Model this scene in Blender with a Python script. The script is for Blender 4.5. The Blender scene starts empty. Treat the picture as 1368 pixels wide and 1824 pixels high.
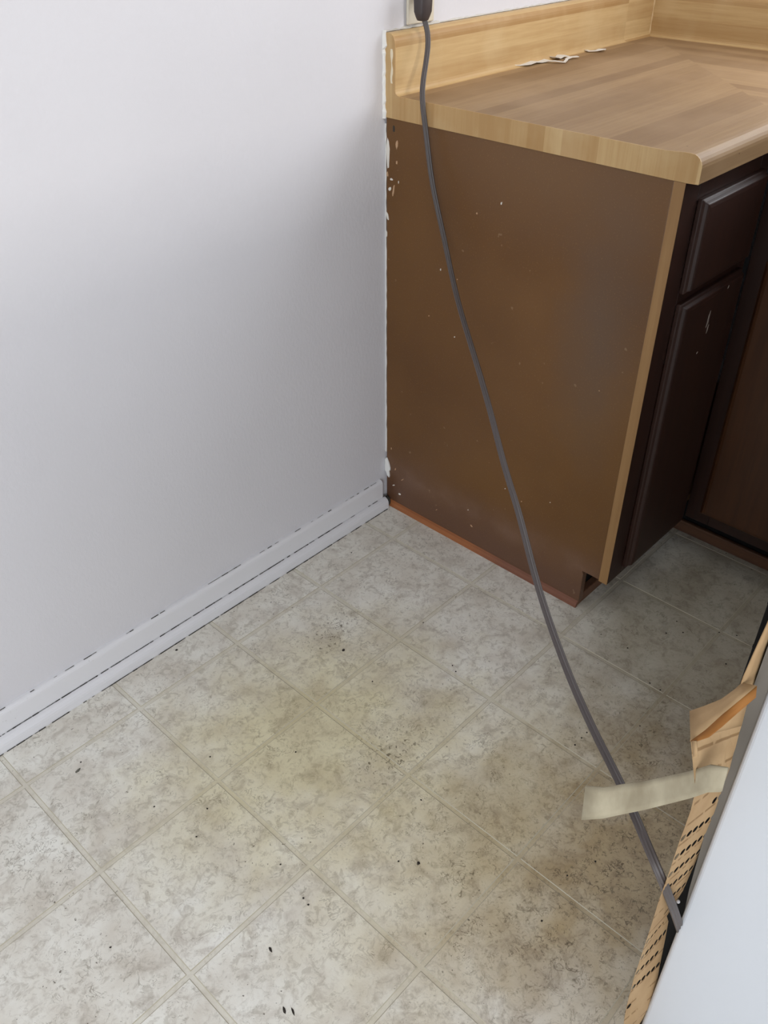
import bpy, bmesh, math, random
from mathutils import Vector, Matrix
random.seed(7)
S = bpy.context.scene
COL = S.collection

# ------------------------------------------------------------ camera
cam_d = bpy.data.cameras.new('camera'); cam = bpy.data.objects.new('camera', cam_d); COL.objects.link(cam)
yaw, pit, rol, f = 0.81406, -0.6411, -0.00352, 1564.84813
fw = Vector((math.sin(yaw)*math.cos(pit), math.cos(yaw)*math.cos(pit), math.sin(pit)))
r0 = fw.cross(Vector((0, 0, 1))).normalized(); u0 = r0.cross(fw)
r_ = r0*math.cos(rol) + u0*math.sin(rol); u_ = -r0*math.sin(rol) + u0*math.cos(rol)
M4 = Matrix((r_, u_, -fw)).transposed().to_4x4(); M4.translation = Vector((-1.26353, -1.18671, 1.2604))
cam.matrix_world = M4
cam_d.sensor_fit = 'VERTICAL'; cam_d.sensor_height = 24; cam_d.sensor_width = 18
cam_d.lens = f/1824*24; cam_d.clip_start = .02
S.camera = cam

# ------------------------------------------------------------ world, exposure, daylight
S.view_settings.view_transform = 'Standard'; S.view_settings.look = 'None'
S.view_settings.gamma = 1; S.view_settings.use_curve_mapping = False
S.view_settings.exposure = 0.5
w = bpy.data.worlds.new('sky'); S.world = w; w.use_nodes = True
w.node_tree.nodes['Background'].inputs[0].default_value = (.75, .85, 1, 1)
w.node_tree.nodes['Background'].inputs[1].default_value = .35
def area(name, loc, direction, sx, sy, power, color):
    l = bpy.data.lights.new(name, 'AREA'); l.shape = 'RECTANGLE'; l.size = sx; l.size_y = sy
    l.energy = power; l.color = color
    o = bpy.data.objects.new(name, l); COL.objects.link(o); o.location = loc
    o.rotation_euler = Vector(direction).to_track_quat('-Z', 'Y').to_euler()
    return o
LX, LY = -.35, -1.95                             # ceiling lamp
XW, YS, XE, ZC = -3.3, -3.6, .922, 2.44          # west, south, east, ceiling
area('daylight_east_window', (XE-.02, -.95, 1.62), (-1, 0, -.15), 1.0, .95, 11, (.93, .96, 1))
area('daylight_patio_door', (XW+.03, -2.55, 1.1), (1, 0, 0), 1.7, 1.9, 50, (.88, .94, 1))
area('ceiling_lamp_light', (LX, LY, ZC-.105), (0, 0, -1), .2, .2, 17, (1, .95, .88))

# ------------------------------------------------------------ helpers
def srgb(r, g, b):
    def c(v):
        v /= 255
        return v/12.92 if v <= .04045 else ((v+.055)/1.055)**2.4
    return (c(r), c(g), c(b), 1)
class NT:
    def __init__(s, name, rough=.5, spec=.5, metal=0):
        s.m = bpy.data.materials.new(name); s.m.use_nodes = True
        s.t = s.m.node_tree; s.n = s.t.nodes; s.b = s.n['Principled BSDF']
        s.b.inputs['Roughness'].default_value = rough
        s.b.inputs['Specular IOR Level'].default_value = spec
        s.b.inputs['Metallic'].default_value = metal
        s.pos = s.n.new('ShaderNodeNewGeometry').outputs['Position']
    def L(s, a, b): s.t.links.new(a, b)
    def map(s, sc, loc=(0, 0, 0), src=None, rot=(0, 0, 0)):
        n = s.n.new('ShaderNodeMapping'); s.L(src or s.pos, n.inputs[0])
        n.inputs['Scale'].default_value = sc; n.inputs['Location'].default_value = loc; n.inputs['Rotation'].default_value = rot
        return n.outputs[0]
    def noise(s, scale, vec=None, detail=2, rough=.5, dist=0):
        n = s.n.new('ShaderNodeTexNoise'); s.L(vec or s.pos, n.inputs['Vector'])
        n.inputs['Scale'].default_value = scale; n.inputs['Detail'].default_value = detail
        n.inputs['Roughness'].default_value = rough; n.inputs['Distortion'].default_value = dist
        return n.outputs[0]
    def ramp(s, fac, stops, interp='LINEAR'):
        n = s.n.new('ShaderNodeValToRGB'); s.L(fac, n.inputs[0]); e = n.color_ramp.elements
        n.color_ramp.interpolation = interp
        while len(e) < len(stops): e.new(.5)
        for k, (p, c) in zip(e, stops):
            k.position = p; k.color = c if not isinstance(c, (int, float)) else (c, c, c, 1)
        return n.outputs[0]
    def mix(s, fac, a, b, mode='MIX'):
        n = s.n.new('ShaderNodeMix'); n.data_type = 'RGBA'; n.blend_type = mode
        for v, k in ((fac, 0), (a, 6), (b, 7)):
            if hasattr(v, 'is_linked'): s.L(v, n.inputs[k])
            else: n.inputs[k].default_value = v
        return n.outputs[2]
    def math(s, op, a, b=0, c=0):
        n = s.n.new('ShaderNodeMath'); n.operation = op
        for k, v in enumerate((a, b, c)):
            if hasattr(v, 'is_linked'): s.L(v, n.inputs[k])
            else: n.inputs[k].default_value = v
        return n.outputs[0]
    def blob(s, center, radii, soft=.5, wob=.0):
        """an irregular patch with a place of its own on the surface: 1 inside, 0 outside"""
        v = s.n.new('ShaderNodeVectorMath'); v.operation = 'SUBTRACT'; s.L(s.pos, v.inputs[0]); v.inputs[1].default_value = center
        v2 = s.n.new('ShaderNodeVectorMath'); v2.operation = 'DIVIDE'; s.L(v.outputs[0], v2.inputs[0]); v2.inputs[1].default_value = radii
        l = s.n.new('ShaderNodeVectorMath'); l.operation = 'LENGTH'; s.L(v2.outputs[0], l.inputs[0])
        d = l.outputs['Value']
        if wob: d = s.math('ADD', d, s.math('MULTIPLY', s.math('SUBTRACT', s.noise(14, detail=3), .5), wob))
        return s.ramp(d, [(1-soft, 1), (1, 0)])
    def xyz(s):
        n = s.n.new('ShaderNodeSeparateXYZ'); s.L(s.pos, n.inputs[0]); return n.outputs
    def color(s, c):
        if hasattr(c, 'is_linked'): s.L(c, s.b.inputs['Base Color'])
        else: s.b.inputs['Base Color'].default_value = c
        return s
    def bump(s, h, strength=.2, dist=.001):
        n = s.n.new('ShaderNodeBump'); s.L(h, n.inputs['Height']); n.inputs['Strength'].default_value = strength
        n.inputs['Distance'].default_value = dist; s.L(n.outputs[0], s.b.inputs['Normal']); return s
def mesh(name, verts, faces, mat, parent=None, smooth=False, bevel=0, seg=2, solid=0, auto=False):
    me = bpy.data.meshes.new(name); me.from_pydata([tuple(v) for v in verts], [], faces); me.validate()
    bm = bmesh.new(); bm.from_mesh(me)
    if not solid: bmesh.ops.recalc_face_normals(bm, faces=bm.faces)
    bm.to_mesh(me); bm.free()
    me.materials.append(mat.m if isinstance(mat, NT) else mat)
    o = bpy.data.objects.new(name, me); COL.objects.link(o)
    if parent: o.parent = parent
    if smooth:
        for p in me.polygons: p.use_smooth = True
    if solid:
        md = o.modifiers.new('s', 'SOLIDIFY'); md.thickness = solid; md.offset = 0
    if bevel:
        md = o.modifiers.new('b', 'BEVEL'); md.width = bevel; md.segments = seg; md.limit_method = 'ANGLE'; md.angle_limit = math.radians(40)
    return o
def boxvf(x0, x1, y0, y1, z0, z1, base=0):
    v = [(x, y, z) for x in (x0, x1) for y in (y0, y1) for z in (z0, z1)]
    f = [(0, 1, 3, 2), (4, 6, 7, 5), (0, 4, 5, 1), (2, 3, 7, 6), (0, 2, 6, 4), (1, 5, 7, 3)]
    return v, [tuple(i+base for i in q) for q in f]
def box(name, x0, x1, y0, y1, z0, z1, mat, parent=None, bevel=0, seg=2):
    v, f = boxvf(x0, x1, y0, y1, z0, z1); return mesh(name, v, f, mat, parent, bevel=bevel, seg=seg)
def boxes(name, bl, mat, parent=None, bevel=0):
    V, F = [], []
    for b in bl:
        v, f = boxvf(*b, base=len(V)); V += v; F += f
    return mesh(name, V, F, mat, parent, bevel=bevel)
def extrude(name, prof, a, b, fn, mat, parent=None, smooth=False, bevel=0):
    """closed 2-D profile swept from station a(p) to b(p); fn(p, t) -> 3-D"""
    n = len(prof); V = [fn(p, a(p)) for p in prof] + [fn(p, b(p)) for p in prof]
    F = [(i, (i+1) % n, n+(i+1) % n, n+i) for i in range(n)] + [tuple(range(n)), tuple(range(2*n-1, n-1, -1))]
    return mesh(name, V, F, mat, parent, bevel=bevel)
def arc(cx, cz, r, a0, a1, n=8):
    return [(cx+r*math.cos(math.radians(a0+(a1-a0)*i/n)), cz+r*math.sin(math.radians(a0+(a1-a0)*i/n))) for i in range(n+1)]
def grid(name, rows, mat, parent=None, solid=.001, smooth=True):
    n = len(rows[0]); V = [p for r in rows for p in r]
    F = [(i*n+j, i*n+j+1, (i+1)*n+j+1, (i+1)*n+j) for i in range(len(rows)-1) for j in range(n-1)]
    return mesh(name, V, F, mat, parent, smooth=smooth, solid=solid)
def empty(name, loc=(0, 0, 0)):
    o = bpy.data.objects.new(name, None); COL.objects.link(o); o.location = loc; o.empty_display_size = .05
    return o
def thing(name, label, cat, group=None, o=None):
    o = o or empty(name); o['label'] = label; o['category'] = cat
    if group: o['group'] = group
    return o
def struct(o): o['kind'] = 'structure'; return o
def origin(o, loc):
    """move an unparented thing's origin to its base without moving its geometry"""
    loc = Vector(loc)
    if o.type == 'MESH': o.data.transform(Matrix.Translation(-loc)); o.location = loc
    else:
        o.location = loc
        for c in o.children: c.matrix_parent_inverse = Matrix.Translation(-loc)

# ------------------------------------------------------------ materials
# painted plaster
m = M_wall = NT('wall_paint', .55, .4)
m.color(m.mix(m.ramp(m.noise(1.4, detail=3), [(.3, 0), (.7, 1)]), srgb(210, 208, 212), srgb(218, 216, 220)))
m.bump(m.math('ADD', m.noise(170, m.map((1, 1, .6)), 3, .55), m.math('MULTIPLY', m.noise(45, detail=2), .8)), .28, .0016)
M_ceil = NT('ceiling_paint', .8).color(srgb(225, 224, 220))
# white gloss trim with scuffs
m = M_trim = NT('trim_paint', .35)
sc = m.math('MULTIPLY', m.ramp(m.noise(120, detail=4, rough=.7), [(.66, 0), (.72, 1)]), m.ramp(m.noise(9), [(.5, 0), (.65, 1)]))
m.color(m.mix(m.math('MULTIPLY', sc, .8), srgb(222, 221, 224), srgb(120, 115, 105))); m.bump(m.noise(60), .1)
m = M_grime = NT('grime', .9).color(srgb(52, 48, 42))
M_caulk = NT('white_caulk', .5).color(srgb(226, 224, 220))
M_cream = NT('cream_plastic', .35).color(srgb(214, 205, 186))
M_dark = NT('dark_void', .9, .1).color(srgb(14, 13, 13))
M_glass = NT('glass', .05); M_glass.b.inputs['Transmission Weight'].default_value = 1; M_glass.color((1, 1, 1, 1))

# sheet vinyl printed and embossed as tiles
def vinyl(name, joint=False):
    m = NT(name, .42, .4)
    base = m.ramp(m.noise(11, detail=4, rough=.6), [(.32, srgb(212, 205, 193)), (.5, srgb(227, 223, 213)), (.68, srgb(237, 235, 227))])
    # drifting grey-beige clouds of the print
    cl = m.ramp(m.noise(26, detail=6, rough=.72, dist=.6), [(.5, 0), (.66, .65)])
    base = m.mix(cl, base, srgb(184, 175, 163))
    cl2 = m.ramp(m.noise(60, m.map((1, 1, 1), (3, 1, 0)), detail=4, rough=.65, dist=1.2), [(.53, 0), (.63, .42)])
    base = m.mix(cl2, base, srgb(168, 160, 146))
    g = m.blob((-.43, -.95, 0), (.52, .32, 1), .8, .7)
    if not joint:
        # crinkled short strokes
        def strokes(sc, off, th, lo):
            n = m.noise(sc, m.map((1, 1, 1), off), detail=2.5, rough=.6, dist=1.6)
            a = m.math('ABSOLUTE', m.math('SUBTRACT', n, .5))
            line = m.ramp(a, [(0, 1), (th*.55, 1), (th, 0)])
            gate = m.ramp(m.noise(sc*.9, m.map((1, 1, 1), (off[1]+5, off[0], 2)), detail=2), [(lo, 0), (lo+.07, 1)])
            patch = m.ramp(m.noise(7, m.map((1, 1, 1), (off[0], off[1]+9, 0)), detail=3), [(.4, .25), (.62, 1)])
            return m.math('MULTIPLY', m.math('MULTIPLY', line, gate), patch)
        s1 = strokes(42, (1, 2, 0), .022, .52); s2 = strokes(75, (4, 7, 0), .03, .54)
        base = m.mix(m.math('MULTIPLY', s1, m.math('ADD', m.math('MULTIPLY', g, .4), .5)), base, srgb(118, 108, 90))
        base = m.mix(m.math('MULTIPLY', s2, m.math('ADD', m.math('MULTIPLY', g, .4), .45)), base, srgb(124, 116, 98))
        hi = strokes(34, (8, 3, 0), .03, .5)
        base = m.mix(m.math('MULTIPLY', hi, .35), base, srgb(226, 223, 214))
    else:
        base = m.mix(.6, base, srgb(212, 206, 190))
    # yellowed and dirty areas (wear with places of its own)
    y = m.blob((-.62, -.38, 0), (.42, .30, 1), .75, .7)
    y2 = m.blob((-.55, -.72, 0), (.45, .28, 1), .8, .6)
    base = m.mix(m.math('MULTIPLY', y, .7), base, srgb(232, 222, 176), 'MULTIPLY')
    base = m.mix(m.math('MULTIPLY', y2, .6), base, srgb(226, 212, 166), 'MULTIPLY')
    base = m.mix(m.math('MULTIPLY', g, .85), base, srgb(190, 166, 122), 'MULTIPLY')
    # dirt settled in the emboss: small dark specks, denser in some patches
    den = m.noise(5, m.map((1, 1, 1), (2, 6, 0)), detail=2)
    sp = m.math('MULTIPLY', m.ramp(m.noise(150, detail=2, rough=.6), [(.69, 0), (.715, 1)]), m.ramp(den, [(.46, 0), (.6, 1)]))
    cr = m.blob((-.405, -.23, 0), (.11, .06, 1), .7, .6); cr2 = m.blob((-.55, -.52, 0), (.12, .09, 1), .7, .6)
    spc = m.ramp(m.noise(130, m.map((1, 1, 1), (5, 5, 0)), detail=3, rough=.7, dist=1), [(.58, 0), (.62, 1)])
    sp2 = m.math('MULTIPLY', spc, m.math('MAXIMUM', m.math('MAXIMUM', cr, cr2), m.math('MULTIPLY', g, .7)))
    base = m.mix(m.math('MULTIPLY', sp, .8), base, srgb(72, 62, 42))
    base = m.mix(m.math('MULTIPLY', sp2, .8), base, srgb(80, 68, 44))
    # dirt film beside the cabinets, deepened with the refrigerator's shade as colour
    dirt_shade = m.blob((.12, -.78, 0), (.48, .34, 1), .6, .4)
    base = m.mix(m.math('MULTIPLY', dirt_shade, .7), base, srgb(176, 168, 146), 'MULTIPLY')
    m.color(base)
    m.bump(m.math('ADD', m.noise(55, detail=4, rough=.6, dist=1), m.math('MULTIPLY', m.noise(12), .4)), .22, .002)
    return m
M_tile = vinyl('vinyl_tile'); M_joint = vinyl('vinyl_joint', True)

# butcher-block printed laminate; stripes run along one axis
def laminate(name, along, worn):
    m = NT(name, .52 if worn else .5, .3)
    st = {'x': (.9, 27, 27), 'y': (27, .9, 27), 'z': (30, 30, .4)}[along]
    n = m.n.new('ShaderNodeTexWhiteNoise'); n.noise_dimensions = '3D'
    vm = m.n.new('ShaderNodeVectorMath'); vm.operation = 'FLOOR'; m.L(m.map(st, (.3, .6, .2)), vm.inputs[0]); m.L(vm.outputs[0], n.inputs[0])
    gr = {'x': (3, 60, 60), 'y': (60, 3, 60), 'z': (70, 70, 3)}[along]
    fine = m.noise(2.2, m.map(gr), detail=4, rough=.6)
    if worn:
        c = m.mix(n.outputs[0], srgb(132, 103, 70), srgb(162, 132, 94))
        c = m.mix(m.ramp(fine, [(.35, .0), (.7, .45)]), c, srgb(128, 96, 66))
        c = m.mix(m.ramp(m.noise(6, detail=4), [(.45, 0), (.7, .3)]), c, srgb(182, 152, 118))
        c = m.mix(m.math('MULTIPLY', m.ramp(m.noise(70, detail=2), [(.76, 0), (.79, 1)]), .7), c, srgb(84, 58, 36))
    else:
        c = m.mix(n.outputs[0], srgb(170, 134, 88), srgb(204, 174, 126))
        c = m.mix(m.ramp(fine, [(.35, .0), (.75, .5)]), c, srgb(166, 126, 76))
        c = m.mix(m.ramp(m.noise(9, detail=4), [(.5, 0), (.75, .35)]), c, srgb(214, 190, 148))
    m.color(c); m.bump(m.noise(260, detail=2), .05)
    return m
M_lamx, M_lamy, M_lamz = laminate('laminate_splash_x', 'x', False), laminate('laminate_splash_y', 'y', False), laminate('laminate_end', 'z', False)
M_topx, M_topy = laminate('laminate_top_x', 'x', True), laminate('laminate_top_y', 'y', True)

# brown side panel, worn; its greyish patches mix stains with painted sheen
m = M_panel = NT('brown_panel', .36, .45)
c = m.ramp(m.noise(3.5, detail=3), [(.3, srgb(94, 61, 25)), (.7, srgb(108, 73, 34))])
x, y, z = m.xyz()
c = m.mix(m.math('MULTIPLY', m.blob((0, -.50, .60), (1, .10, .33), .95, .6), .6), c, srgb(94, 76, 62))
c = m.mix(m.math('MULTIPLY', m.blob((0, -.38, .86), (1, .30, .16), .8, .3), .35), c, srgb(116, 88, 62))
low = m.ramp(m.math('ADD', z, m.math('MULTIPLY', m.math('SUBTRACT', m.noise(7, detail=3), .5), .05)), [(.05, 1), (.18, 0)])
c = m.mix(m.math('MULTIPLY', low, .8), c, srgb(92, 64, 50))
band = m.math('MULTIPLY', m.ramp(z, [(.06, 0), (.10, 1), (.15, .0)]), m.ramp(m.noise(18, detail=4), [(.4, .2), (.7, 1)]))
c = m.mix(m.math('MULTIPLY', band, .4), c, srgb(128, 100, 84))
spk = m.ramp(m.noise(330, detail=1), [(.62, 0), (.8, .6)])
c = m.mix(m.math('MULTIPLY', spk, .5), c, srgb(150, 114, 72))
pp = m.math('MULTIPLY', m.ramp(m.noise(48, detail=2), [(.73, 0), (.745, 1)]), m.ramp(y, [(.9, .3), (1, 1)]))
c = m.mix(m.math('MULTIPLY', pp, .6), c, srgb(196, 170, 138))
m.color(c); m.bump(m.noise(220, detail=2), .06)

def wood(name, a, b, rough=.4, axis='z', sc=1):
    m = NT(name, rough, .45)
    v = {'z': (40*sc, 40*sc, 2.2*sc), 'x': (2.2*sc, 40*sc, 40*sc), 'y': (40*sc, 2.2*sc, 40*sc)}[axis]
    n = m.noise(1.5, m.map(v), detail=4, rough=.6)
    m.color(m.ramp(n, [(.3, a), (.7, b)])); m.bump(n, .08); return m
M_front = wood('dark_cabinet_wood', srgb(38, 18, 11), srgb(50, 25, 15), .48)
M_stile = wood('frame_edge_wood', srgb(134, 98, 58), srgb(154, 118, 74), .5)
M_door2 = wood('brown_door_wood', srgb(66, 37, 18), srgb(80, 47, 24), .42)
M_base = wood('base_strip_wood', srgb(136, 80, 44), srgb(164, 104, 60), .5, 'y')
m = M_base
x, y, z = m.xyz()
prev = m.b.inputs['Base Color'].links[0].from_socket
m.color(m.mix(m.ramp(m.math('MULTIPLY', y, -1), [(.26, 0), (.36, .85)]), prev, srgb(112, 72, 56)))
M_toe = wood('toe_kick_wood', srgb(92, 62, 44), srgb(112, 78, 56), .6, 'y')
M_ply = wood('cabinet_interior', srgb(120, 92, 60), srgb(140, 110, 76), .7)

# cord
m = M_cord = NT('cord_plastic', .42, .5); m.color(srgb(76, 68, 66)); m.bump(m.noise(300), .04)
M_plug = NT('plug_plastic', .45).color(srgb(62, 54, 54))
# refrigerator
m = M_fridge = NT('appliance_enamel', .32, .5); m.color(srgb(196, 199, 204)); m.bump(m.noise(420, detail=1), .05, .0006)
m = M_steel = NT('grey_steel', .55, .4, .2); m.color(m.ramp(m.noise(20, m.map((1, 1, .2))), [(.3, srgb(104, 99, 92)), (.7, srgb(128, 122, 114))]))
M_black = NT('black_sheet', .7, .2).color(srgb(20, 20, 21))
M_rubber = NT('rubber', .8).color(srgb(30, 30, 30))
# fibreboard
def card(name, a, b, slits=False):
    m = NT(name, .75, .2)
    c = m.ramp(m.noise(40, m.map((1, 1, .5)), detail=4), [(.3, a), (.7, b)])
    if slits:
        x, y, z = m.xyz()
        wv = m.math('FRACT', m.math('MULTIPLY', m.math('ADD', z, m.math('MULTIPLY', x, -.1)), 1/.031))
        a_ = m.ramp(wv, [(.40, 0), (.44, 1), (.52, 1), (.56, 0)])
        gate = m.ramp(m.noise(60, m.map((2, 1, .5))), [(.44, 0), (.5, 1)])
        c = m.mix(m.math('MULTIPLY', m.math('MULTIPLY', a_, gate), .75), c, srgb(120, 90, 58))
    m.color(c); m.bump(m.noise(150, detail=3), .12); return m
M_card = card('fibreboard', srgb(160, 130, 94), srgb(176, 147, 110), True)
M_card2 = card('fibreboard_plain', srgb(158, 128, 92), srgb(180, 150, 112))
M_orange = card('torn_core', srgb(140, 90, 42), srgb(164, 112, 60))
M_strip = card('pale_strip', srgb(150, 139, 116), srgb(180, 170, 146))
M_chip = NT('white_paint_chip', .6).color(srgb(222, 216, 206))
M_tanchip = NT('raw_wood_chip', .7).color(srgb(186, 150, 116))
M_crumb = NT('black_crumb', .8).color(srgb(38, 30, 22))

# ------------------------------------------------------------ setting: room shell
T = .12
fl = struct(box('floor', XW, XE, YS, 0, -.06, -.0008, M_joint))
S_, OX, OY, GAP = .2297, -1.0148, -.114, .0066
def tile_mesh(x0, x1, y0, y1, cx, cy):
    b = .0011
    V = [(x0, y0, -.0008), (x1, y0, -.0008), (x1, y1, -.0008), (x0, y1, -.0008),
         (x0+b, y0+b, 0), (x1-b, y0+b, 0), (x1-b, y1-b, 0), (x0+b, y1-b, 0)]
    V = [(a-cx, c-cy, d) for a, c, d in V]
    return V, [(4, 5, 6, 7), (0, 1, 5, 4), (1, 2, 6, 5), (2, 3, 7, 6), (3, 0, 4, 7)]
M_edge = NT('joint_dirt', .7).color(srgb(180, 172, 152))
full = None
for i in range(-11, 10):
    for j in range(-2, 17):
        x0 = OX+i*S_+GAP/2; x1 = x0+S_-GAP; y1 = OY-j*S_-GAP/2; y0 = y1-S_+GAP
        cx, cy = (x0+x1)/2, (y0+y1)/2
        X0, X1, Y0, Y1 = max(x0, XW), min(x1, XE), max(y0, YS), min(y1, 0)
        if X1-X0 < .01 or Y1-Y0 < .01: continue
        if X0 > .005 and Y0 > -.54: continue                       # under the first cabinet
        if X0 > .39: continue                                      # under the second run
        whole = (X0, X1, Y0, Y1) == (x0, x1, y0, y1)
        if whole and full:
            o = bpy.data.objects.new('tile', full); COL.objects.link(o)
        else:
            V, F = tile_mesh(X0, X1, Y0, Y1, cx, cy)
            o = mesh('tile', V, F, M_tile); o.data.materials.append(M_edge.m)
            for p in o.data.polygons:
                if len(p.vertices) == 4 and min(V[k][2] for k in p.vertices) < -.0001: p.material_index = 1
            if whole: full = o.data
        o.parent = fl; o.location = (cx, cy, 0)
struct(box('wall_back', XW-T, XE+T, 0, T, 0, ZC, M_wall))
# east wall with the window opening above the counter
WY0, WY1, WZ0, WZ1 = -1.50, -.42, 1.10, 2.12
def holed(name, axis, a0, a1, b0, b1, h, mat):
    """wall slab normal to x, spanning y b0..b1, with an opening h=(y0,y1,z0,z1)"""
    return struct(boxes(name, [(a0, a1, b0, h[0], 0, ZC), (a0, a1, h[1], b1, 0, ZC), (a0, a1, h[0], h[1], 0, h[2]), (a0, a1, h[0], h[1], h[3], ZC)], mat))
holed('wall_right', 'x', XE, XE+T, YS, 0, (WY0, WY1, WZ0, WZ1), M_wall)
holed('wall_left', 'x', XW-T, XW, YS, 0, (-3.45, -1.65, .02, 2.08), M_wall)
struct(box('wall_front', XW-T, XE+T, YS-T, YS, 0, ZC, M_wall))
struct(box('ceiling', XW-T, XE+T, YS-T, T, ZC, ZC+.1, M_ceil))
def frame(name, x0, x1, y0, y1, z0, z1, t, mid):
    o = struct(boxes(name, [(x0, x1, y0, y0+t, z0, z1), (x0, x1, y1-t, y1, z0, z1), (x0, x1, y0+t, y1-t, z0, z0+t), (x0, x1, y0+t, y1-t, z1-t, z1)], M_trim))
    xm = (x0+x1)/2; ym = (y0+y1)/2
    if mid: box('mullion', x0+.01, x1-.01, ym-.02, ym+.02, z0+t, z1-t, M_trim, o)
    box('pane', xm-.002, xm+.002, y0+t, y1-t, z0+t, z1-t, M_glass, o)
    return o
frame('window_1', XE+.03, XE+.09, WY0, WY1, WZ0, WZ1, .05, True)
frame('door_1', XW-.09, XW-.03, -3.45, -1.65, .02, 2.08, .07, True)
# baseboard with a rounded top, and a shoe moulding
bp = [(0, 0), (-.011, 0), (-.011, .066)] + [(-.011+.008*(1-math.cos(math.radians(a))), .066+.010*math.sin(math.radians(a))) for a in (20, 40, 60, 80)] + [(0, .0765)]
bb = struct(extrude('baseboard_back', bp, lambda p: XW, lambda p: -.022, lambda p, t: (t, p[0], p[1]), M_trim))
sp_ = [(-.0112, .0), (-.0245, .0)] + [(-.0112-.0133*math.cos(math.radians(a)), .014+.014*math.sin(math.radians(a))) for a in (0, 20, 40, 60, 80)] + [(-.0112, .028)]
tr = struct(extrude('trim_1', sp_, lambda p: XW, lambda p: -.016, lambda p, t: (t, p[0], p[1]), M_trim))
# grime caught along the top of the baseboard, between the mouldings and under the shoe
def dirt(name, parent, yc, zc, r, gap, seed):
    rnd = random.Random(seed); V = []; F = []; x = -1.5
    while x < -.03:
        l = rnd.uniform(.003, .018)
        if rnd.random() > gap:
            k = r*rnd.uniform(.35, 1); v, f = boxvf(x, x+l, yc-k, yc+k*.3, zc-k*.4, zc+k*.6, len(V)); V += v; F += f
        x += l*rnd.uniform(.8, 1.1)
    o = mesh(name, V, F, M_grime, parent); o['kind'] = 'stuff'
dirt('dirt_line', bb, -.0045, .0765, .0010, .68, 1)
dirt('dirt_line', tr, -.0118, .0285, .0011, .25, 2)
dirt('dirt_line', tr, -.0252, .0004, .0013, .12, 3)

# ------------------------------------------------------------ base cabinet (first run)
H, D = .876, .6054
cab = thing('base_cabinet', 'worn brown base cabinet end against the white wall, bare side panel and notched toe kick', 'cabinet')
# side panel with the toe notch (outline in y, z)
pts = [(-.003, .012), (-.5500, .012), (-.5500, .088), (-.5470, .0954), (-D+.0195, .0954), (-D+.0195, H), (-.003, H)]
n = len(pts); V = [(0, a, b) for a, b in pts]+[(.016, a, b) for a, b in pts]
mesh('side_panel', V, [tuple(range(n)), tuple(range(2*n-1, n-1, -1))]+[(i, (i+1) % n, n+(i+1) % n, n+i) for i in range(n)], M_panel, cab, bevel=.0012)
ff = box('frame_stile', -.0012, .050, -D, -D+.019, .0935, H, M_front, cab, bevel=.0012)
o = box('frame_edge', -.0018, -.0009, -D+.0002, -D+.0188, .094, H-.0005, M_stile, cab); o['label'] = 'pale worn wooden edge of the face frame'
box('frame_stile', .266, .3005, -D, -D+.019, .0935, H, M_front, cab, bevel=.0012)
for z0, z1 in ((.838, H), (.668, .700), (.0935, .128)): box('frame_rail', .050, .266, -D, -D+.019, z0, z1, M_front, cab, bevel=.001)
def slab(name, parent, a0, a1, z0, z1, face, axis, mat, th=.018, rt=.009):
    """overlay front with a routed edge; axis 'y': faces -y at y=face; axis 'x': faces -x at x=face"""
    lv = [(0, 0), (0, th*.45), (rt*.45, th*.62), (rt*.75, th*.94), (rt*1.5, th)]
    V = []; F = []
    for ins, d in lv:
        for a, z in ((a0+ins, z0+ins), (a1-ins, z0+ins), (a1-ins, z1-ins), (a0+ins, z1-ins)):
            V.append((a, face-d, z) if axis == 'y' else (face-d, a, z))
    for k in range(len(lv)-1):
        for i in range(4): F.append((k*4+i, k*4+(i+1) % 4, k*4+4+(i+1) % 4, k*4+4+i))
    F += [(0, 3, 2, 1), tuple(k+4*(len(lv)-1) for k in range(4))]
    return mesh(name, V, F, mat, parent, bevel=.0015)
dr = slab('drawer_front', cab, .050, .274, .690, .842, -D, 'y', M_front)
do = slab('door', cab, .050, .274, .112, .672, -D, 'y', M_front)
box('toe_kick', .016, .39, -.532, -.518, .0, .0954, M_black, cab)  # coloured black to paint in the deep shade of the recess
box('base_strip', .001, .38, -.5484, -.5325, .0, .025, M_toe, cab, bevel=.002)
box('cabinet_floor', .016, .90, -.586, -.01, .097, .113, M_ply, cab)
box('back_panel', .016, .90, -.009, -.003, .113, H, M_ply, cab)
# quarter-round strip of bare wood at the foot of the panel
bs = [(0, 0), (-.0075, 0), (-.0070, .006), (-.0045, .0115), (0, .0145)]
o = extrude('base_strip', bs, lambda p: -.012, lambda p: -.5490, lambda p, t: (p[0], t, p[1]), M_base, cab); o['label'] = 'bare orange wood strip along the floor'
def flake(parent, y, z, w_, h_, mat=M_chip, x=0, seed=0, rot=0, th=.0012, name='paint_flake'):
    rnd = random.Random(seed+int(y*9999)+int(z*7777)); n = 9; P = []
    for k in range(n):
        a = 2*math.pi*k/n; q = rnd.uniform(.6, 1.1); u, v = math.cos(a)*w_/2*q, math.sin(a)*h_/2*q
        P.append((u*math.cos(rot)-v*math.sin(rot), u*math.sin(rot)+v*math.cos(rot)))
    V = [(x+.0002, y+u, z+v) for u, v in P]+[(x-th, y+u*.8, z+v*.8) for u, v in P]
    F = [tuple(range(n)), tuple(range(2*n-1, n-1, -1))]+[(i, (i+1) % n, n+(i+1) % n, n+i) for i in range(n)]
    return mesh(name, V, F, mat, parent)
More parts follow.
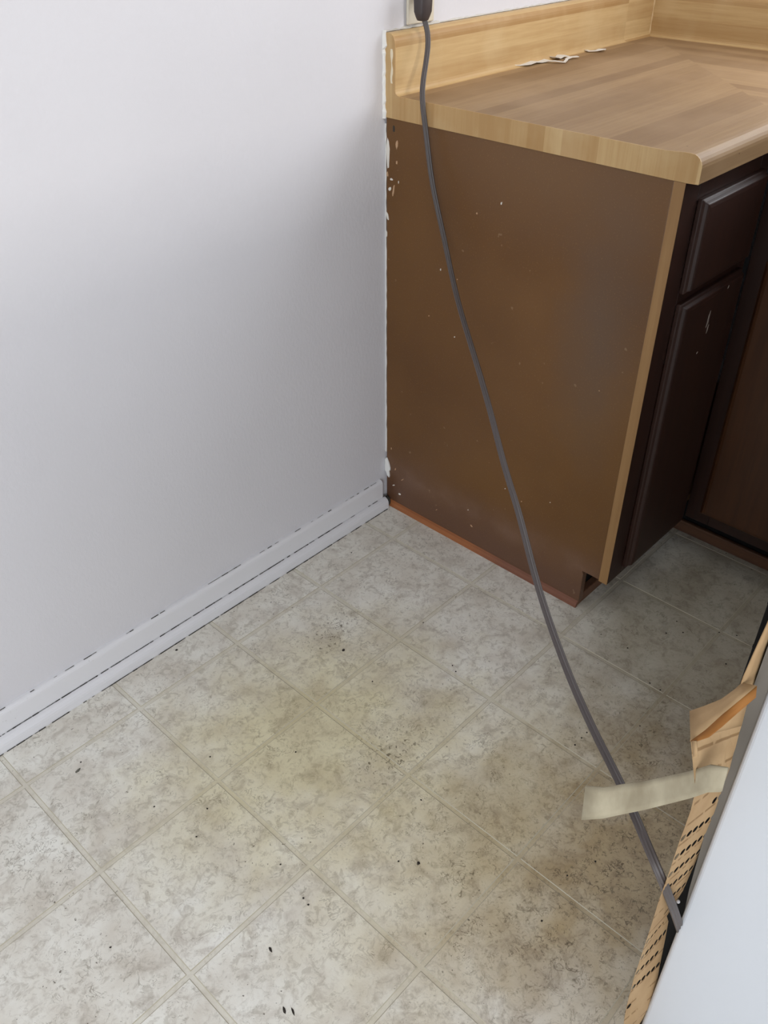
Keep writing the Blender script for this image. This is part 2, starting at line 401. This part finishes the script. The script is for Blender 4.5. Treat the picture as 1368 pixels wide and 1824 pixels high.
for k, (y, z, w_, h_, mt, rt) in enumerate([
    (-.007, .812, .010, .055, M_chip, 0), (-.006, .775, .006, .012, M_tanchip, 0), (-.0165, .767, .008, .006, M_chip, .4), (-.0125, .748, .007, .009, M_chip, .8),
    (-.022, .748, .0045, .026, M_tanchip, .2), (-.030, .832, .006, .018, M_tanchip, 0), (-.030, .800, .0045, .008, M_tanchip, 0), (-.006, .695, .006, .018, M_chip, -.3),
    (-.004, .660, .003, .015, M_chip, 0), (-.035, .765, .002, .006, M_chip, 0), (-.277, .777, .004, .006, M_chip, .3), (-.225, .748, .004, .004, M_tanchip, 0),
    (-.146, .623, .003, .006, M_chip, 0), (-.188, .615, .003, .003, M_tanchip, 0), (-.188, .496, .003, .003, M_chip, 0), (-.120, .520, .003, .003, M_tanchip, 0),
    (-.342, .202, .003, .003, M_chip, 0), (-.452, .221, .0025, .0025, M_chip, 0), (-.045, .043, .008, .006, M_chip, 0), (-.026, .060, .010, .003, M_chip, -.6),
    (-.031, .108, .003, .010, M_tanchip, .3), (-.053, .088, .012, .0025, M_tanchip, -.8), (-.160, .055, .008, .002, M_tanchip, -.9), (-.250, .100, .003, .002, M_chip, 0),
    (-.262, .062, .010, .004, M_tanchip, .5), (-.385, .190, .003, .003, M_tanchip, 0), (-.018, .16, .0025, .008, M_tanchip, 0), (-.52, .50, .003, .003, M_tanchip, 0)]):
    flake(cab, y, z, w_, h_, mt, rot=rt, seed=k)
# nail hole near the top of the panel, long caulk thread down the wall side and the torn caulk lump at the bottom
flake(cab, -.022, .858, .008, .014, M_grime, seed=77, th=.0004, name='nail_hole')
rnd = random.Random(5); V = []; F = []
zz = [.145+i*.012 for i in range(61)]
for k, z in enumerate(zz):
    wd = rnd.uniform(.0008, .0030)
    V += [(-.0012, -.0005, z), (-.0012, -.0012-wd, z), (.0003, -.0012-wd, z), (.0003, -.0005, z)]
    if k:
        b = 4*(k-1)
        for i in range(4): F.append((b+i, b+(i+1) % 4, b+4+(i+1) % 4, b+4+i))
F += [(0, 1, 2, 3), tuple(len(V)-4+i for i in (3, 2, 1, 0))]
mesh('caulk_bead', V, F, M_caulk, cab)
cl = [(-.0010, .128), (-.006, .131), (-.013, .118), (-.017, .106), (-.0165, .098), (-.0135, .096), (-.0150, .083), (-.0135, .076), (-.0085, .080), (-.0045, .090), (-.0008, .092)]
n = len(cl); V = [(-.0005, a, b) for a, b in cl]+[(-.0050, a*.94-.0004, .104+(b-.104)*.9) for a, b in cl]
mesh('caulk_lump', V, [tuple(range(n)), tuple(range(2*n-1, n-1, -1))]+[(i, (i+1) % n, n+(i+1) % n, n+i) for i in range(n)], M_caulk, cab, bevel=.001)
# small scratches on the front door
for (x_, z_, w_, h_) in ((.150, .618, .008, .030), (.156, .598, .005, .016), (.205, .660, .004, .006), (.135, .560, .006, .003)):
    V = [(x_-w_*.3, -.6240, z_-h_/2), (x_+w_*.4, -.6240, z_-h_*.2), (x_+w_*.3, -.6240, z_+h_/2), (x_-w_*.2, -.6240, z_+h_*.2)]
    mesh('scratch', V, [(0, 1, 2, 3)], NT('scratch_white', .6).color(srgb(150, 138, 128)), cab, solid=.0006)
origin(cab, (0, -.3, 0))

# ------------------------------------------------------------ second cabinet, run along the right wall
c2 = thing('base_cabinet', 'dark brown base cabinet around the inner corner, facing the white refrigerator', 'cabinet')
FX = .3170
box('frame_stile', FX, FX+.019, -.660, -.6072, .0935, H, M_front, c2, bevel=.001)
for z0, z1 in ((.838, H), (.672, .700), (.0935, .135)): box('frame_rail', FX, FX+.019, -1.60, -.660, z0, z1, M_front, c2, bevel=.001)
box('frame_stile', FX, FX+.019, -1.13, -1.09, .135, .838, M_front, c2)
for a, b in ((-1.095, -.640), (-1.59, -1.115)):
    slab('drawer_front', c2, a, b, .692, .842, FX, 'x', M_door2)
    slab('door', c2, a, b, .122, .680, FX, 'x', M_door2)
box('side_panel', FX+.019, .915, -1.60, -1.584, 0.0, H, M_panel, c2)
box('toe_kick', .392, .408, -1.584, -.552, .0, .0935, M_black, c2)  # black colour stands in for the shade under the cabinet
o = box('base_strip', .380, .3918, -1.584, -.552, .0, .030, M_toe, c2, bevel=.003)
box('cabinet_floor', FX+.019, .915, -1.584, -.61, .0935, .108, M_ply, c2)
origin(c2, (.6, -1.1, 0))

# ------------------------------------------------------------ countertop, one L with a mitred corner
ct = thing('countertop', 'butcher-block patterned laminate countertop with raised backsplash over the brown cabinets', 'countertop')
TZ, BT, BH, CD = .9151, .0267, 1.0146, .6247
top_prof = [(BT+.010, TZ)] + [(CD-.060, TZ), (CD-.045, TZ+.0012), (CD-.030, TZ+.0026), (CD-.020, TZ+.0028)] + \
    [(CD-.018+.018*math.sin(math.radians(a)), TZ+.0028-.018*(1-math.cos(math.radians(a)))) for a in (15, 30, 45, 60, 75, 90)] + [(CD, H+.0015), (CD-.018, H+.0003), (BT+.010, H+.0003)]
spl_prof = [(.0015, H+.0003), (.0015, BH-.001)] + [(.006, BH)] + [(BT-.016+.016*math.sin(math.radians(a)), BH-.016*(1-math.cos(math.radians(a)))) for a in (0, 15, 30, 45, 60, 75, 90)] + \
    [(BT, TZ+.010)] + [(BT+.010-.010*math.cos(math.radians(a)), TZ+.010-.010*math.sin(math.radians(a))) for a in (22, 45, 67, 90)] + [(BT+.0100, H+.0003)]
run1 = lambda p, t: (t, -p[0], p[1]); run2 = lambda p, t: (XE-p[0], t, p[1])
END = -1.60
o1 = extrude('top_surface', top_prof, lambda p: -.0012, lambda p: XE-p[0], run1, M_topx, ct)
o2 = extrude('top_surface', top_prof, lambda p: -p[0], lambda p: END, run2, M_topy, ct)
extrude('backsplash', spl_prof, lambda p: -.0012, lambda p: XE-p[0], run1, M_lamx, ct)
extrude('backsplash', spl_prof, lambda p: -p[0], lambda p: END, run2, M_lamy, ct)
# end cap follows the whole section
cap = spl_prof[:-1] + top_prof[1:-1]
ec = extrude('end_cap', cap, lambda p: -.0032, lambda p: -.0012, run1, M_lamz, ct)
V = []; F = []; rnd = random.Random(3); zs = [H-.002+i*.006 for i in range(25)]
for k, z in enumerate(zs):
    wd = rnd.uniform(.002, .0045)*(1.6 if k < 4 or k > 19 else 1)
    V += [(-.0075+rnd.uniform(-.001, .001), -.0003, z), (-.0052, -wd, z), (-.0030, -wd-.001, z), (-.0012, -.0003, z)]
    if k:
        b = 4*(k-1)
        for i in range(4): F.append((b+i, b+(i+1) % 4, b+4+(i+1) % 4, b+4+i))
F += [(0, 1, 2, 3), tuple(len(V)-4+i for i in (3, 2, 1, 0))]
mesh('caulk_bead', V, F, M_caulk, ct)
# paler seams: corner bead, bead above the splash, smear down the end cap
V = []; F = []
for k in range(13):
    z = TZ+.004+k*.0077; e = XE-BT-.001; q = .0018+.0008*math.sin(k*1.7)
    V += [(e+.002, -BT+.001, z), (e-q, -BT-.0002, z), (e-q*.3, -BT-q, z), (e+.001, -BT-q, z)]
    if k:
        b = 4*(k-1)
        for i in range(4): F.append((b+i, b+(i+1) % 4, b+4+(i+1) % 4, b+4+i))
mesh('corner_bead', V, F, NT('tan_caulk', .6).color(srgb(208, 178, 134)), ct)
rnd = random.Random(9); V = []; F = []
for k in range(93):
    x = -.002+k*.01; q = rnd.uniform(.0012, .0034)*(1.7 if .04 < x < .14 else 1)
    V += [(x, -.0002, BH+q), (x, -q*1.2, BH+.0002), (x, -.0002, BH-.001)]
    if k:
        b = 3*(k-1)
        for i in range(3): F.append((b+i, b+(i+1) % 3, b+3+(i+1) % 3, b+3+i))
mesh('caulk_bead', V, F, NT('dirty_caulk', .6).color(srgb(196, 190, 180)), ct)
V = [(-.0034, -.0175+.0012*math.sin(k*.9), .935+k*.0055) for k in range(11)]+[(-.0034, -.0215+.0012*math.sin(k*1.3), .935+k*.0055) for k in range(11)]
mesh('caulk_smear', V, [(k, k+1, 12+k, 11+k) for k in range(10)], NT('cream_smear', .6).color(srgb(222, 208, 180)), ct, solid=.0006)
origin(ct, (0, -.3, H))

# dried white scraps left lying on the counter
def scrap(label, path, wd, seed):
    rnd = random.Random(seed); V = []
    for k, (x, y) in enumerate(path):
        q = wd*rnd.uniform(.6, 1.1); z = TZ+.002+.004*rnd.random()
        a = path[max(0, k-1)]; b = path[min(len(path)-1, k+1)]; d = Vector((b[0]-a[0], b[1]-a[1])).normalized()
        V.append(((x-d.y*q, y+d.x*q, z), (x+d.y*q, y-d.x*q, z)))
    o = grid('paint_scrap', V, M_chip, solid=.0012, smooth=False)
    thing('', label, 'scrap', 'dried paint scraps on the countertop', o); origin(o, (path[0][0], path[0][1], TZ))
scrap('long white scrap of dried paint lying on the counter near the backsplash', [(.352, -.020), (.372, -.024), (.390, -.036), (.410, -.034), (.432, -.037), (.452, -.041)], .010, 1)
scrap('second white scrap, by the right end of the long one on the counter', [(.478, -.040), (.492, -.040), (.506, -.037), (.522, -.043)], .011, 2)
scrap('thin crooked curl of cream paint just below the white scraps on the counter', [(.442, -.050), (.450, -.062), (.462, -.076), (.474, -.074), (.490, -.062), (.512, -.058), (.528, -.066)], .0045, 3)
scrap('small looped curl of white paint on the counter toward the corner', [(.612, -.032), (.606, -.044), (.614, -.056), (.628, -.060), (.640, -.052), (.644, -.062)], .006, 4)

# ------------------------------------------------------------ outlet
ou = thing('wall_outlet', 'cream wall outlet plate sitting on top of the backsplash, cord plugged in', 'outlet')
box('cover_plate', .053, .125, -.006, -.0003, 1.0195, 1.135, M_cream, ou, bevel=.003, seg=3)
for z in (1.045, 1.090):
    s = box('socket', .072, .106, -.0078, -.006, z, z+.030, M_cream, ou, bevel=.003)
    for xx in (.081, .095): box('slot', xx, xx+.002, -.0080, -.0077, z+.012, z+.022, M_dark, s)
V, F = [], []
for a in range(10):
    V.append((.089+.003*math.cos(a*math.pi/5), -.0068, 1.0815+.003*math.sin(a*math.pi/5)))
mesh('screw', V, [tuple(range(10))], M_steel, ou, solid=.001)
origin(ou, (.089, 0, 1.077))

# ------------------------------------------------------------ cord and plug
CORD = [[0.0568, -0.04, 1.0338], [0.0586, -0.044, 1.0228], [0.0632, -0.047, 1.0095], [0.0582, -0.052, 0.9928], [0.0416, -0.062, 0.9692], [0.0112, -0.08, 0.9484], [-0.01, -0.0952, 0.9309], [-0.014, -0.102, 0.9099], [-0.018, -0.1127, 0.8892], [-0.022, -0.124, 0.8498], [-0.026, -0.1328, 0.8138], [-0.03, -0.1456, 0.778], [-0.034, -0.1638, 0.7428], [-0.038, -0.1822, 0.7071], [-0.042, -0.1968, 0.67], [-0.0879, -0.2527, 0.6351], [-0.1223, -0.2946, 0.6214], [-0.17, -0.3527, 0.6088], [-0.2097, -0.4012, 0.5932], [-0.2496, -0.4498, 0.5803], [-0.283, -0.4905, 0.5644], [-0.3121, -0.526, 0.5515], [-0.3344, -0.5532, 0.5334], [-0.3633, -0.5884, 0.5235], [-0.3917, -0.623, 0.5198], [-0.414, -0.6501, 0.5108], [-0.4349, -0.6756, 0.4965], [-0.4589, -0.7049, 0.4824], [-0.4826, -0.7337, 0.4744], [-0.5074, -0.7639, 0.4649], [-0.5358, -0.7985, 0.463], [-0.5644, -0.8334, 0.4595], [-0.5848, -0.8583, 0.4595], [-0.615, -0.8951, 0.4645], [-0.6454, -0.9321, 0.469], [-0.6664, -0.9577, 0.4778], [-0.6845, -0.9797, 0.4843], [-0.7072, -1.0074, 0.4853], [-0.7271, -1.0316, 0.4846], [-0.745, -1.0535, 0.4866], [-0.747, -1.0668, 0.4705], [-0.73, -1.0748, 0.4258], [-0.705, -1.0802, 0.3668], [-0.688, -1.0876, 0.3182]]
def catmull(P, n):
    out = []
    for i in range(len(P)-1):
        p0, p1, p2, p3 = P[max(0, i-1)], P[i], P[i+1], P[min(len(P)-1, i+2)]
        for k in range(n):
            t = k/n; out.append(.5*((2*p1)+(-p0+p2)*t+(2*p0-5*p1+4*p2-p3)*t*t+(-p0+3*p1-3*p2+p3)*t**3))
    return out+[P[-1]]
P = [Vector(p) for p in CORD]
for _ in range(2): P = [P[0]]+[(P[i-1]+2*P[i]+P[i+1])/4 for i in range(1, len(P)-1)]+[P[-1]]
P = catmull(P, 3)
def ribbon(name, P, mat, parent, half, rad):
    """flat three-conductor cord: three fused lobes"""
    h = half-rad; sec = []
    for k in range(7): a = math.radians(90+30*k); sec.append((-h+rad*math.cos(a), rad*math.sin(a)))
    sec += [(-h*.5, -rad*.5), (-h*.25, -rad*.95), (0, -rad*1.05), (h*.25, -rad*.95), (h*.5, -rad*.5)]
    for k in range(7): a = math.radians(-90+30*k); sec.append((h+rad*math.cos(a), rad*math.sin(a)))
    sec += [(h*.5, rad*.5), (h*.25, rad*.95), (0, rad*1.05), (-h*.25, rad*.95), (-h*.5, rad*.5)]
    V = []; n = len(sec); up = Vector((-.84, -.54, .35))
    for i, p in enumerate(P):
        t = (P[min(i+1, len(P)-1)]-P[max(i-1, 0)]).normalized()
        ww = Vector((-.62, -.55, .55)).cross(t).normalized(); nn = t.cross(ww).normalized()
        V += [p+ww*a+nn*b for a, b in sec]
    F = [(i*n+j, i*n+(j+1) % n, (i+1)*n+(j+1) % n, (i+1)*n+j) for i in range(len(P)-1) for j in range(n)]
    F += [tuple(range(n)), tuple(len(V)-n+k for k in range(n-1, -1, -1))]
    return mesh(name, V, F, mat, parent, smooth=True)
cordt = thing('power_cord', 'long flat grey-brown power cord stretched from the wall outlet to the refrigerator back', 'cord')
ribbon('cable', P, M_cord, cordt, .0047, .0020)
p0 = P[0]
# plug: tapering angled body that lies against the plate
prof = [(-.000, .0095, .0075), (.006, .0125, .010), (.014, .0155, .0125), (.045, .0165, .014), (.052, .014, .012)]
V = []; F = []; N = 12
for h, a, b in prof:
    for k in range(N):
        t = 2*math.pi*k/N; cx_, sy_ = math.cos(t), math.sin(t)
        V.append((p0.x+math.copysign(abs(cx_)**.6, cx_)*a, p0.y+.013-.0005+math.copysign(abs(sy_)**.6, sy_)*b-.010, p0.z+h-.004))
for i in range(len(prof)-1):
    F += [(i*N+k, i*N+(k+1) % N, (i+1)*N+(k+1) % N, (i+1)*N+k) for k in range(N)]
F += [tuple(range(N)), tuple(len(V)-N+k for k in range(N))]
mesh('plug', V, F, M_plug, cordt, smooth=True, bevel=.001)
boxes('prong', [(.068, .070, -.034, -.0085, 1.058, 1.066), (.078, .080, -.034, -.0085, 1.058, 1.066)], M_steel, cordt)

# ------------------------------------------------------------ refrigerator pulled out from the wall
fr = thing('refrigerator', 'white refrigerator pulled out from the wall, its side filling the lower right corner', 'refrigerator')
RX, RY, RW, RD, RZ0, RZ1 = -.7035, -1.081, .70, .62, .035, 1.66
box('side_panel', RX, RX+.012, RY-RD, RY, RZ0, RZ1, M_fridge, fr, bevel=.005, seg=4)
box('side_panel', RX+RW-.012, RX+RW, RY-RD, RY, RZ0, RZ1, M_fridge, fr, bevel=.005, seg=4)
box('top_panel', RX+.012, RX+RW-.012, RY-RD, RY, RZ1-.02, RZ1, M_fridge, fr)
box('inner_body', RX+.0125, RX+RW-.0125, RY-RD, RY-.004, RZ0+.02, RZ1-.0205, M_fridge, fr)
# grey steel flange turned back along the side panel, widening upward
V = [(RX+.0045, RY+a, z) for z, a in ((.36, -.002), (.42, .0030), (.51, .0072), (.60, .0095), (.70, .0115), (1.0, .0120), (RZ1, .0120))]
nf = len(V); V = V+[(x_+.0003, RY-.0045, z) for x_, y_, z in V]
o = mesh('back_flange', V, [(i, i+1, nf+i+1, nf+i) for i in range(nf-1)], M_steel, fr, solid=.0012); o['label'] = 'bare grey steel flange'
box('back_panel', RX+.012, RX+RW-.012, RY-.004, RY-.001, RZ0, RZ1, M_black, fr)
box('condenser_dark_backing', RX+.028, RX+RW-.05, RY-.0009, RY+.0275, .07, 1.45, M_black, fr)  # black box added so the gap beside the board shows dark
for z in [.12+.05*k for k in range(26)]:
    box('condenser_wire', RX+.04, RX+RW-.06, RY+.0276, RY+.0306, z, z+.003, M_black, fr)
BL, BR = [[-0.742, -1.0465, 0.6646], [-0.742, -1.0543, 0.6416], [-0.742, -1.0633, 0.6152], [-0.742, -1.0653, 0.5806], [-0.742, -1.0645, 0.5367], [-0.742, -1.0648, 0.4813], [-0.742, -1.0642, 0.4409], [-0.742, -1.0651, 0.3999], [-0.742, -1.0655, 0.3559], [-0.742, -1.0658, 0.2844], [-0.742, -1.0682, 0.2226], [-0.742, -1.071, 0.1796], [-0.742, -1.0773, 0.1371]], [[-0.694, -1.0727, 0.7112], [-0.694, -1.0744, 0.6669], [-0.694, -1.0754, 0.6225], [-0.694, -1.0756, 0.5741], [-0.694, -1.0762, 0.5489], [-0.694, -1.0751, 0.5028], [-0.694, -1.0722, 0.4175], [-0.694, -1.0709, 0.3739], [-0.694, -1.0679, 0.3478], [-0.694, -1.0722, 0.3014], [-0.694, -1.0762, 0.2518], [-0.694, -1.0841, 0.174], [-0.694, -1.0786, 0.1095], [-0.694, -1.0724, 0.0586]]
def polyz(Pl, z):
    for a, b in zip(Pl, Pl[1:]):
        if b[2] <= z <= a[2]:
            t = (z-a[2])/(b[2]-a[2]); return tuple(a[k]+(b[k]-a[k])*t for k in range(3))
    e = Pl[0] if z > Pl[0][2] else Pl[-1]
    return (e[0], e[1], z)
# perforated board: every hole cut through
def bpt(s, z):
    L_, R_ = polyz(BL, z), polyz(BR, z)
    # right border pulls in at the notch where the cord goes in
    q = .35*max(0, 1-abs(z-.372)/.02)
    s2 = s*(1-q) if s > .3 else s
    return (L_[0]+(R_[0]-L_[0])*s2, L_[1]+(R_[1]-L_[1])*s2, z)
V = []; F = []
def vadd(p): V.append(p); return len(V)-1
rowz = [.655, .625, .600, .571, .540, .510, .480, .450, .418, .388, .355, .322, .290, .258, .215, .185, .150, .115, .085]
holed_rows = {.571: (3, 5), .540: (0, 6), .510: (0, 6), .480: (0, 6), .450: (1, 6), .418: (2, 6), .388: (3, 5), .355: (0, 5), .322: (0, 6), .290: (0, 5), .258: (0, 6), .215: (0, 1), .150: (1, 2), .571: (4, 6)}
NC = 6
edges = [(a+b)/2 for a, b in zip(rowz, rowz[1:])]; edges = [rowz[0]+.012]+edges+[rowz[-1]-.015]
for r, zc in enumerate(rowz):
    zt, zb = edges[r], edges[r+1]
    for c in range(NC):
        s0, s1 = c/NC, (c+1)/NC; sm = (s0+s1)/2; zs_ = zc-.001*c
        k0, k1 = holed_rows.get(zc, (9, 9))
        if not (k0 <= c < k1):
            F.append(tuple(vadd(bpt(s, z)) for s, z in ((s0, zt), (s0, zb), (s1, zb), (s1, zt)))); continue
        ring = []; outer = []
        for k in range(12):
            a = math.radians(45+30*k)
            ring.append(vadd(bpt(sm+math.cos(a)*.0036/.048, zc+math.sin(a)*.0048)))
            ca, sa = math.cos(a), math.sin(a); q = 1/max(abs(ca), abs(sa))
            outer.append(vadd(bpt(sm+ca*q*(s1-s0)/2, (zt if sa*q > .999 else zb if sa*q < -.999 else zc+sa*q*(zt-zc if sa > 0 else zc-zb)))))
        for k in range(12): F.append((ring[k], ring[(k+1) % 12], outer[(k+1) % 12], outer[k]))
bd = mesh('back_board', V, F, M_card, fr, solid=.0004)
bd['label'] = 'tan perforated fibreboard cover coming loose'
TL = [[-0.742, -1.0467, 0.664], [-0.732, -1.0535, 0.6759], [-0.72, -1.0598, 0.6876], [-0.706, -1.0655, 0.697], [-0.694, -1.0716, 0.7083]]
SL, SR, FO, FI, FU, SV, TT, TB = [[-0.712, -1.0679, 0.8307], [-0.712, -1.067, 0.8106], [-0.712, -1.0665, 0.793], [-0.712, -1.0645, 0.7614], [-0.712, -1.0629, 0.7316], [-0.712, -1.0628, 0.7189]], [[-0.69, -1.0708, 0.8097], [-0.69, -1.0689, 0.788], [-0.69, -1.0669, 0.7655], [-0.69, -1.0672, 0.7436], [-0.69, -1.0686, 0.7217], [-0.69, -1.0713, 0.7061]], [[-0.7246, -1.0345, 0.6776], [-0.7221, -1.0439, 0.6893], [-0.7175, -1.0537, 0.7015], [-0.7138, -1.0605, 0.716], [-0.7112, -1.0631, 0.7238]], [[-0.7467, -1.0486, 0.6706], [-0.7426, -1.0562, 0.6876], [-0.7351, -1.0619, 0.703], [-0.7243, -1.0687, 0.7182], [-0.7128, -1.0745, 0.7298]], [[-0.7492, -1.0506, 0.6725], [-0.7486, -1.0611, 0.688], [-0.7432, -1.0666, 0.7003], [-0.7309, -1.0713, 0.7091], [-0.7144, -1.0769, 0.7197]], [[-0.7494, -1.0498, 0.6742], [-0.7505, -1.0538, 0.6786], [-0.7502, -1.0547, 0.661], [-0.7513, -1.0586, 0.664], [-0.7503, -1.0545, 0.6572], [-0.7506, -1.0572, 0.6599]], [[-0.7203, -0.9564, 0.4965], [-0.7156, -0.9733, 0.505], [-0.7171, -0.9923, 0.5298], [-0.7205, -1.0134, 0.5582], [-0.727, -1.0335, 0.5908], [-0.7353, -1.0527, 0.6237], [-0.7449, -1.0683, 0.6555], [-0.7479, -1.0827, 0.6671]], [[-0.7282, -0.9634, 0.4539], [-0.7206, -0.9827, 0.4681], [-0.7223, -1.0016, 0.4957], [-0.726, -1.0225, 0.5279], [-0.7328, -1.0425, 0.5634], [-0.7414, -1.0614, 0.5991], [-0.7495, -1.0752, 0.6294], [-0.7516, -1.0849, 0.6415]]
btop = [bpt(t/4, rowz[0]+.012) for t in range(5)]
def between(A, B, k): return [[tuple(a[i]+(b[i]-a[i])*t/k for i in range(3)) for t in range(k+1)] for a, b in zip(A, B)]
grid('board_strip', between([(-.712, -1.0705, 1.30)]+SL, [(-.690, -1.0735, 1.28)]+SR, 3), M_card2, bd, .0014)
grid('board_top', between(TL, btop, 3), M_card2, bd, .0006)
grid('torn_flap', between(FO, FI, 3), M_card2, bd, .0012)
o = grid('torn_fold', between(FI, FU, 2), M_orange, bd, .0010); o['label'] = 'orange-brown torn fold of the board'
grid('torn_sliver', between(SV[0::2], SV[1::2], 2), M_card2, bd, .0008)
tp = []
for a, b in zip(TT, TB):
    tp.append([tuple(a[i]+(b[i]-a[i])*t/5 for i in range(3)) for t in range(6)])
o = grid('loose_strip', tp, M_strip, bd, .0022); o['label'] = 'pale stiff strip sticking out over the cord'
# compressor screws in the gap, coloured white to paint their glint
def blobm(name, c, r, mat, parent, sq=(1, 1, 1)):
    bm = bmesh.new(); bmesh.ops.create_icosphere(bm, subdivisions=2, radius=r)
    for v in bm.verts: v.co = Vector((v.co.x*sq[0]+c[0], v.co.y*sq[1]+c[1], v.co.z*sq[2]+c[2]))
    me = bpy.data.meshes.new(name); bm.to_mesh(me); bm.free(); me.materials.append(mat.m)
    for p in me.polygons: p.use_smooth = True
    o = bpy.data.objects.new(name, me); COL.objects.link(o); o.parent = parent; return o
for c_ in ((-.7010, -1.0700, .452), (-.7010, -1.0725, .392)): blobm('screw', c_, .0022, M_trim, fr)
# doors and feet on the far sides
for z0, z1, nm in ((RZ0+.02, 1.14, 'door'), (1.15, RZ1, 'freezer_door')):
    d_ = box(nm, RX, RX+RW, RY-RD-.06, RY-RD-.004, z0, z1, M_fridge, fr, bevel=.008, seg=3)
    box('handle', RX+.03, RX+.05, RY-RD-.09, RY-RD-.06, (z0 if nm != 'door' else .80)+.03, (z1 if nm == 'door' else 1.45)-.03, M_fridge, d_, bevel=.004)
for x_ in (RX+.04, RX+RW-.07):
    for y_ in (RY-RD+.03, RY-.08): box('foot', x_, x_+.03, y_, y_+.03, 0, RZ0+.02, M_rubber, fr)
origin(fr, (RX+RW/2, RY-RD/2, 0))

# ------------------------------------------------------------ crumbs on the floor
def crumb(x, y, r, label, group=None, el=1, rot=0, mat=M_crumb):
    bm = bmesh.new(); bmesh.ops.create_icosphere(bm, subdivisions=1, radius=r)
    rnd = random.Random(int(x*1e4)+int(y*1e3))
    for v in bm.verts: v.co = v.co*rnd.uniform(.6, 1.15); v.co.x *= el; v.co.z = max(v.co.z*.5, -.0002)+.0002
    bmesh.ops.rotate(bm, verts=bm.verts, matrix=Matrix.Rotation(rot, 3, 'Z'))
    me = bpy.data.meshes.new('crumb'); bm.to_mesh(me); bm.free(); me.materials.append(mat.m)
    o = bpy.data.objects.new('crumb', me); COL.objects.link(o); o.location = (x, y, 0)
    thing('', label, 'crumb', group, o)
crumb(-.424, -.282, .0042, 'largest black crumb alone in the middle of the floor')
crumb(-.937, -.152, .0036, 'grey flattened crumb on the floor at the left, below the baseboard', el=1.8, rot=.3, mat=NT('grey_crumb', .8).color(srgb(96, 94, 84)))
crumb(-.925, -.140, .0022, 'black speck touching the grey crumb at the left')
crumb(-.956, -.706, .0022, 'left one of two black splinters side by side on the floor', el=3, rot=1.2)
crumb(-.949, -.716, .0022, 'right one of two black splinters side by side on the floor', el=3, rot=1.2)
crumb(-.667, -.695, .0034, 'dark crumb on a stained tile left of the power cord')
crumb(-.914, -.629, .0020, 'single thin black splinter on the floor above the pair', el=2.6, rot=1.3)
crumb(-.650, -.040, .0030, 'dark crumb close below the long white baseboard')
for x, y in [(0.101, -0.724), (0.08, -0.749), (0.13, -0.802), (0.146, -0.832), (-0.035, -0.69), (0.055, -0.725), (0.058, -0.852), (-0.106, -0.01), (-0.257, -0.346), (-0.308, -0.466), (-0.444, -0.381), (-0.655, -0.397), (-0.89, -0.308), (-0.876, -0.404), (-0.832, -0.375), (-0.191, -0.808), (-0.089, -0.792), (-0.087, -0.769), (-0.286, -0.746), (-0.269, -0.746), (-0.307, -0.746), (-0.578, -0.622), (-0.764, -0.295), (-0.198, -0.079), (-0.316, -0.481), (-0.686, -0.67), (-0.816, -0.539), (-0.526, -0.876), (-0.612, -0.889), (-1.07, -0.458), (-0.829, -0.606), (-0.831, -0.619), (-0.476, -0.895)]:
    crumb(x, y, .0020, 'tiny dark speck scattered on the vinyl floor', 'tiny dark specks on the floor')
# dark lump in the gap between baseboard and cabinet
dl = blobm('dark_clump', (-.008, -.012, .012), .010, M_grime, None, (.6, 1, 1.4))
thing('', 'dark lump in the gap between baseboard end and cabinet', 'dirt', None, dl)

# ------------------------------------------------------------ ceiling lamp (above the frame)
la = thing('ceiling_lamp', 'round white flush ceiling lamp above the open floor', 'lamp')
for nm, rr, z0, z1, mt in (('base', .20, ZC-.03, ZC, M_trim), ('shade', .19, ZC-.095, ZC-.03, M_cream)):
    N = 24; V = [(LX+rr*q*math.cos(2*math.pi*k/N), LY+rr*q*math.sin(2*math.pi*k/N), z) for z, q in ((z1, 1), (z0, .8 if nm == 'shade' else 1)) for k in range(N)]
    mesh(nm, V, [(k, (k+1) % N, N+(k+1) % N, N+k) for k in range(N)]+[tuple(range(N)), tuple(range(2*N-1, N-1, -1))], mt, la)
origin(la, (LX, LY, ZC))
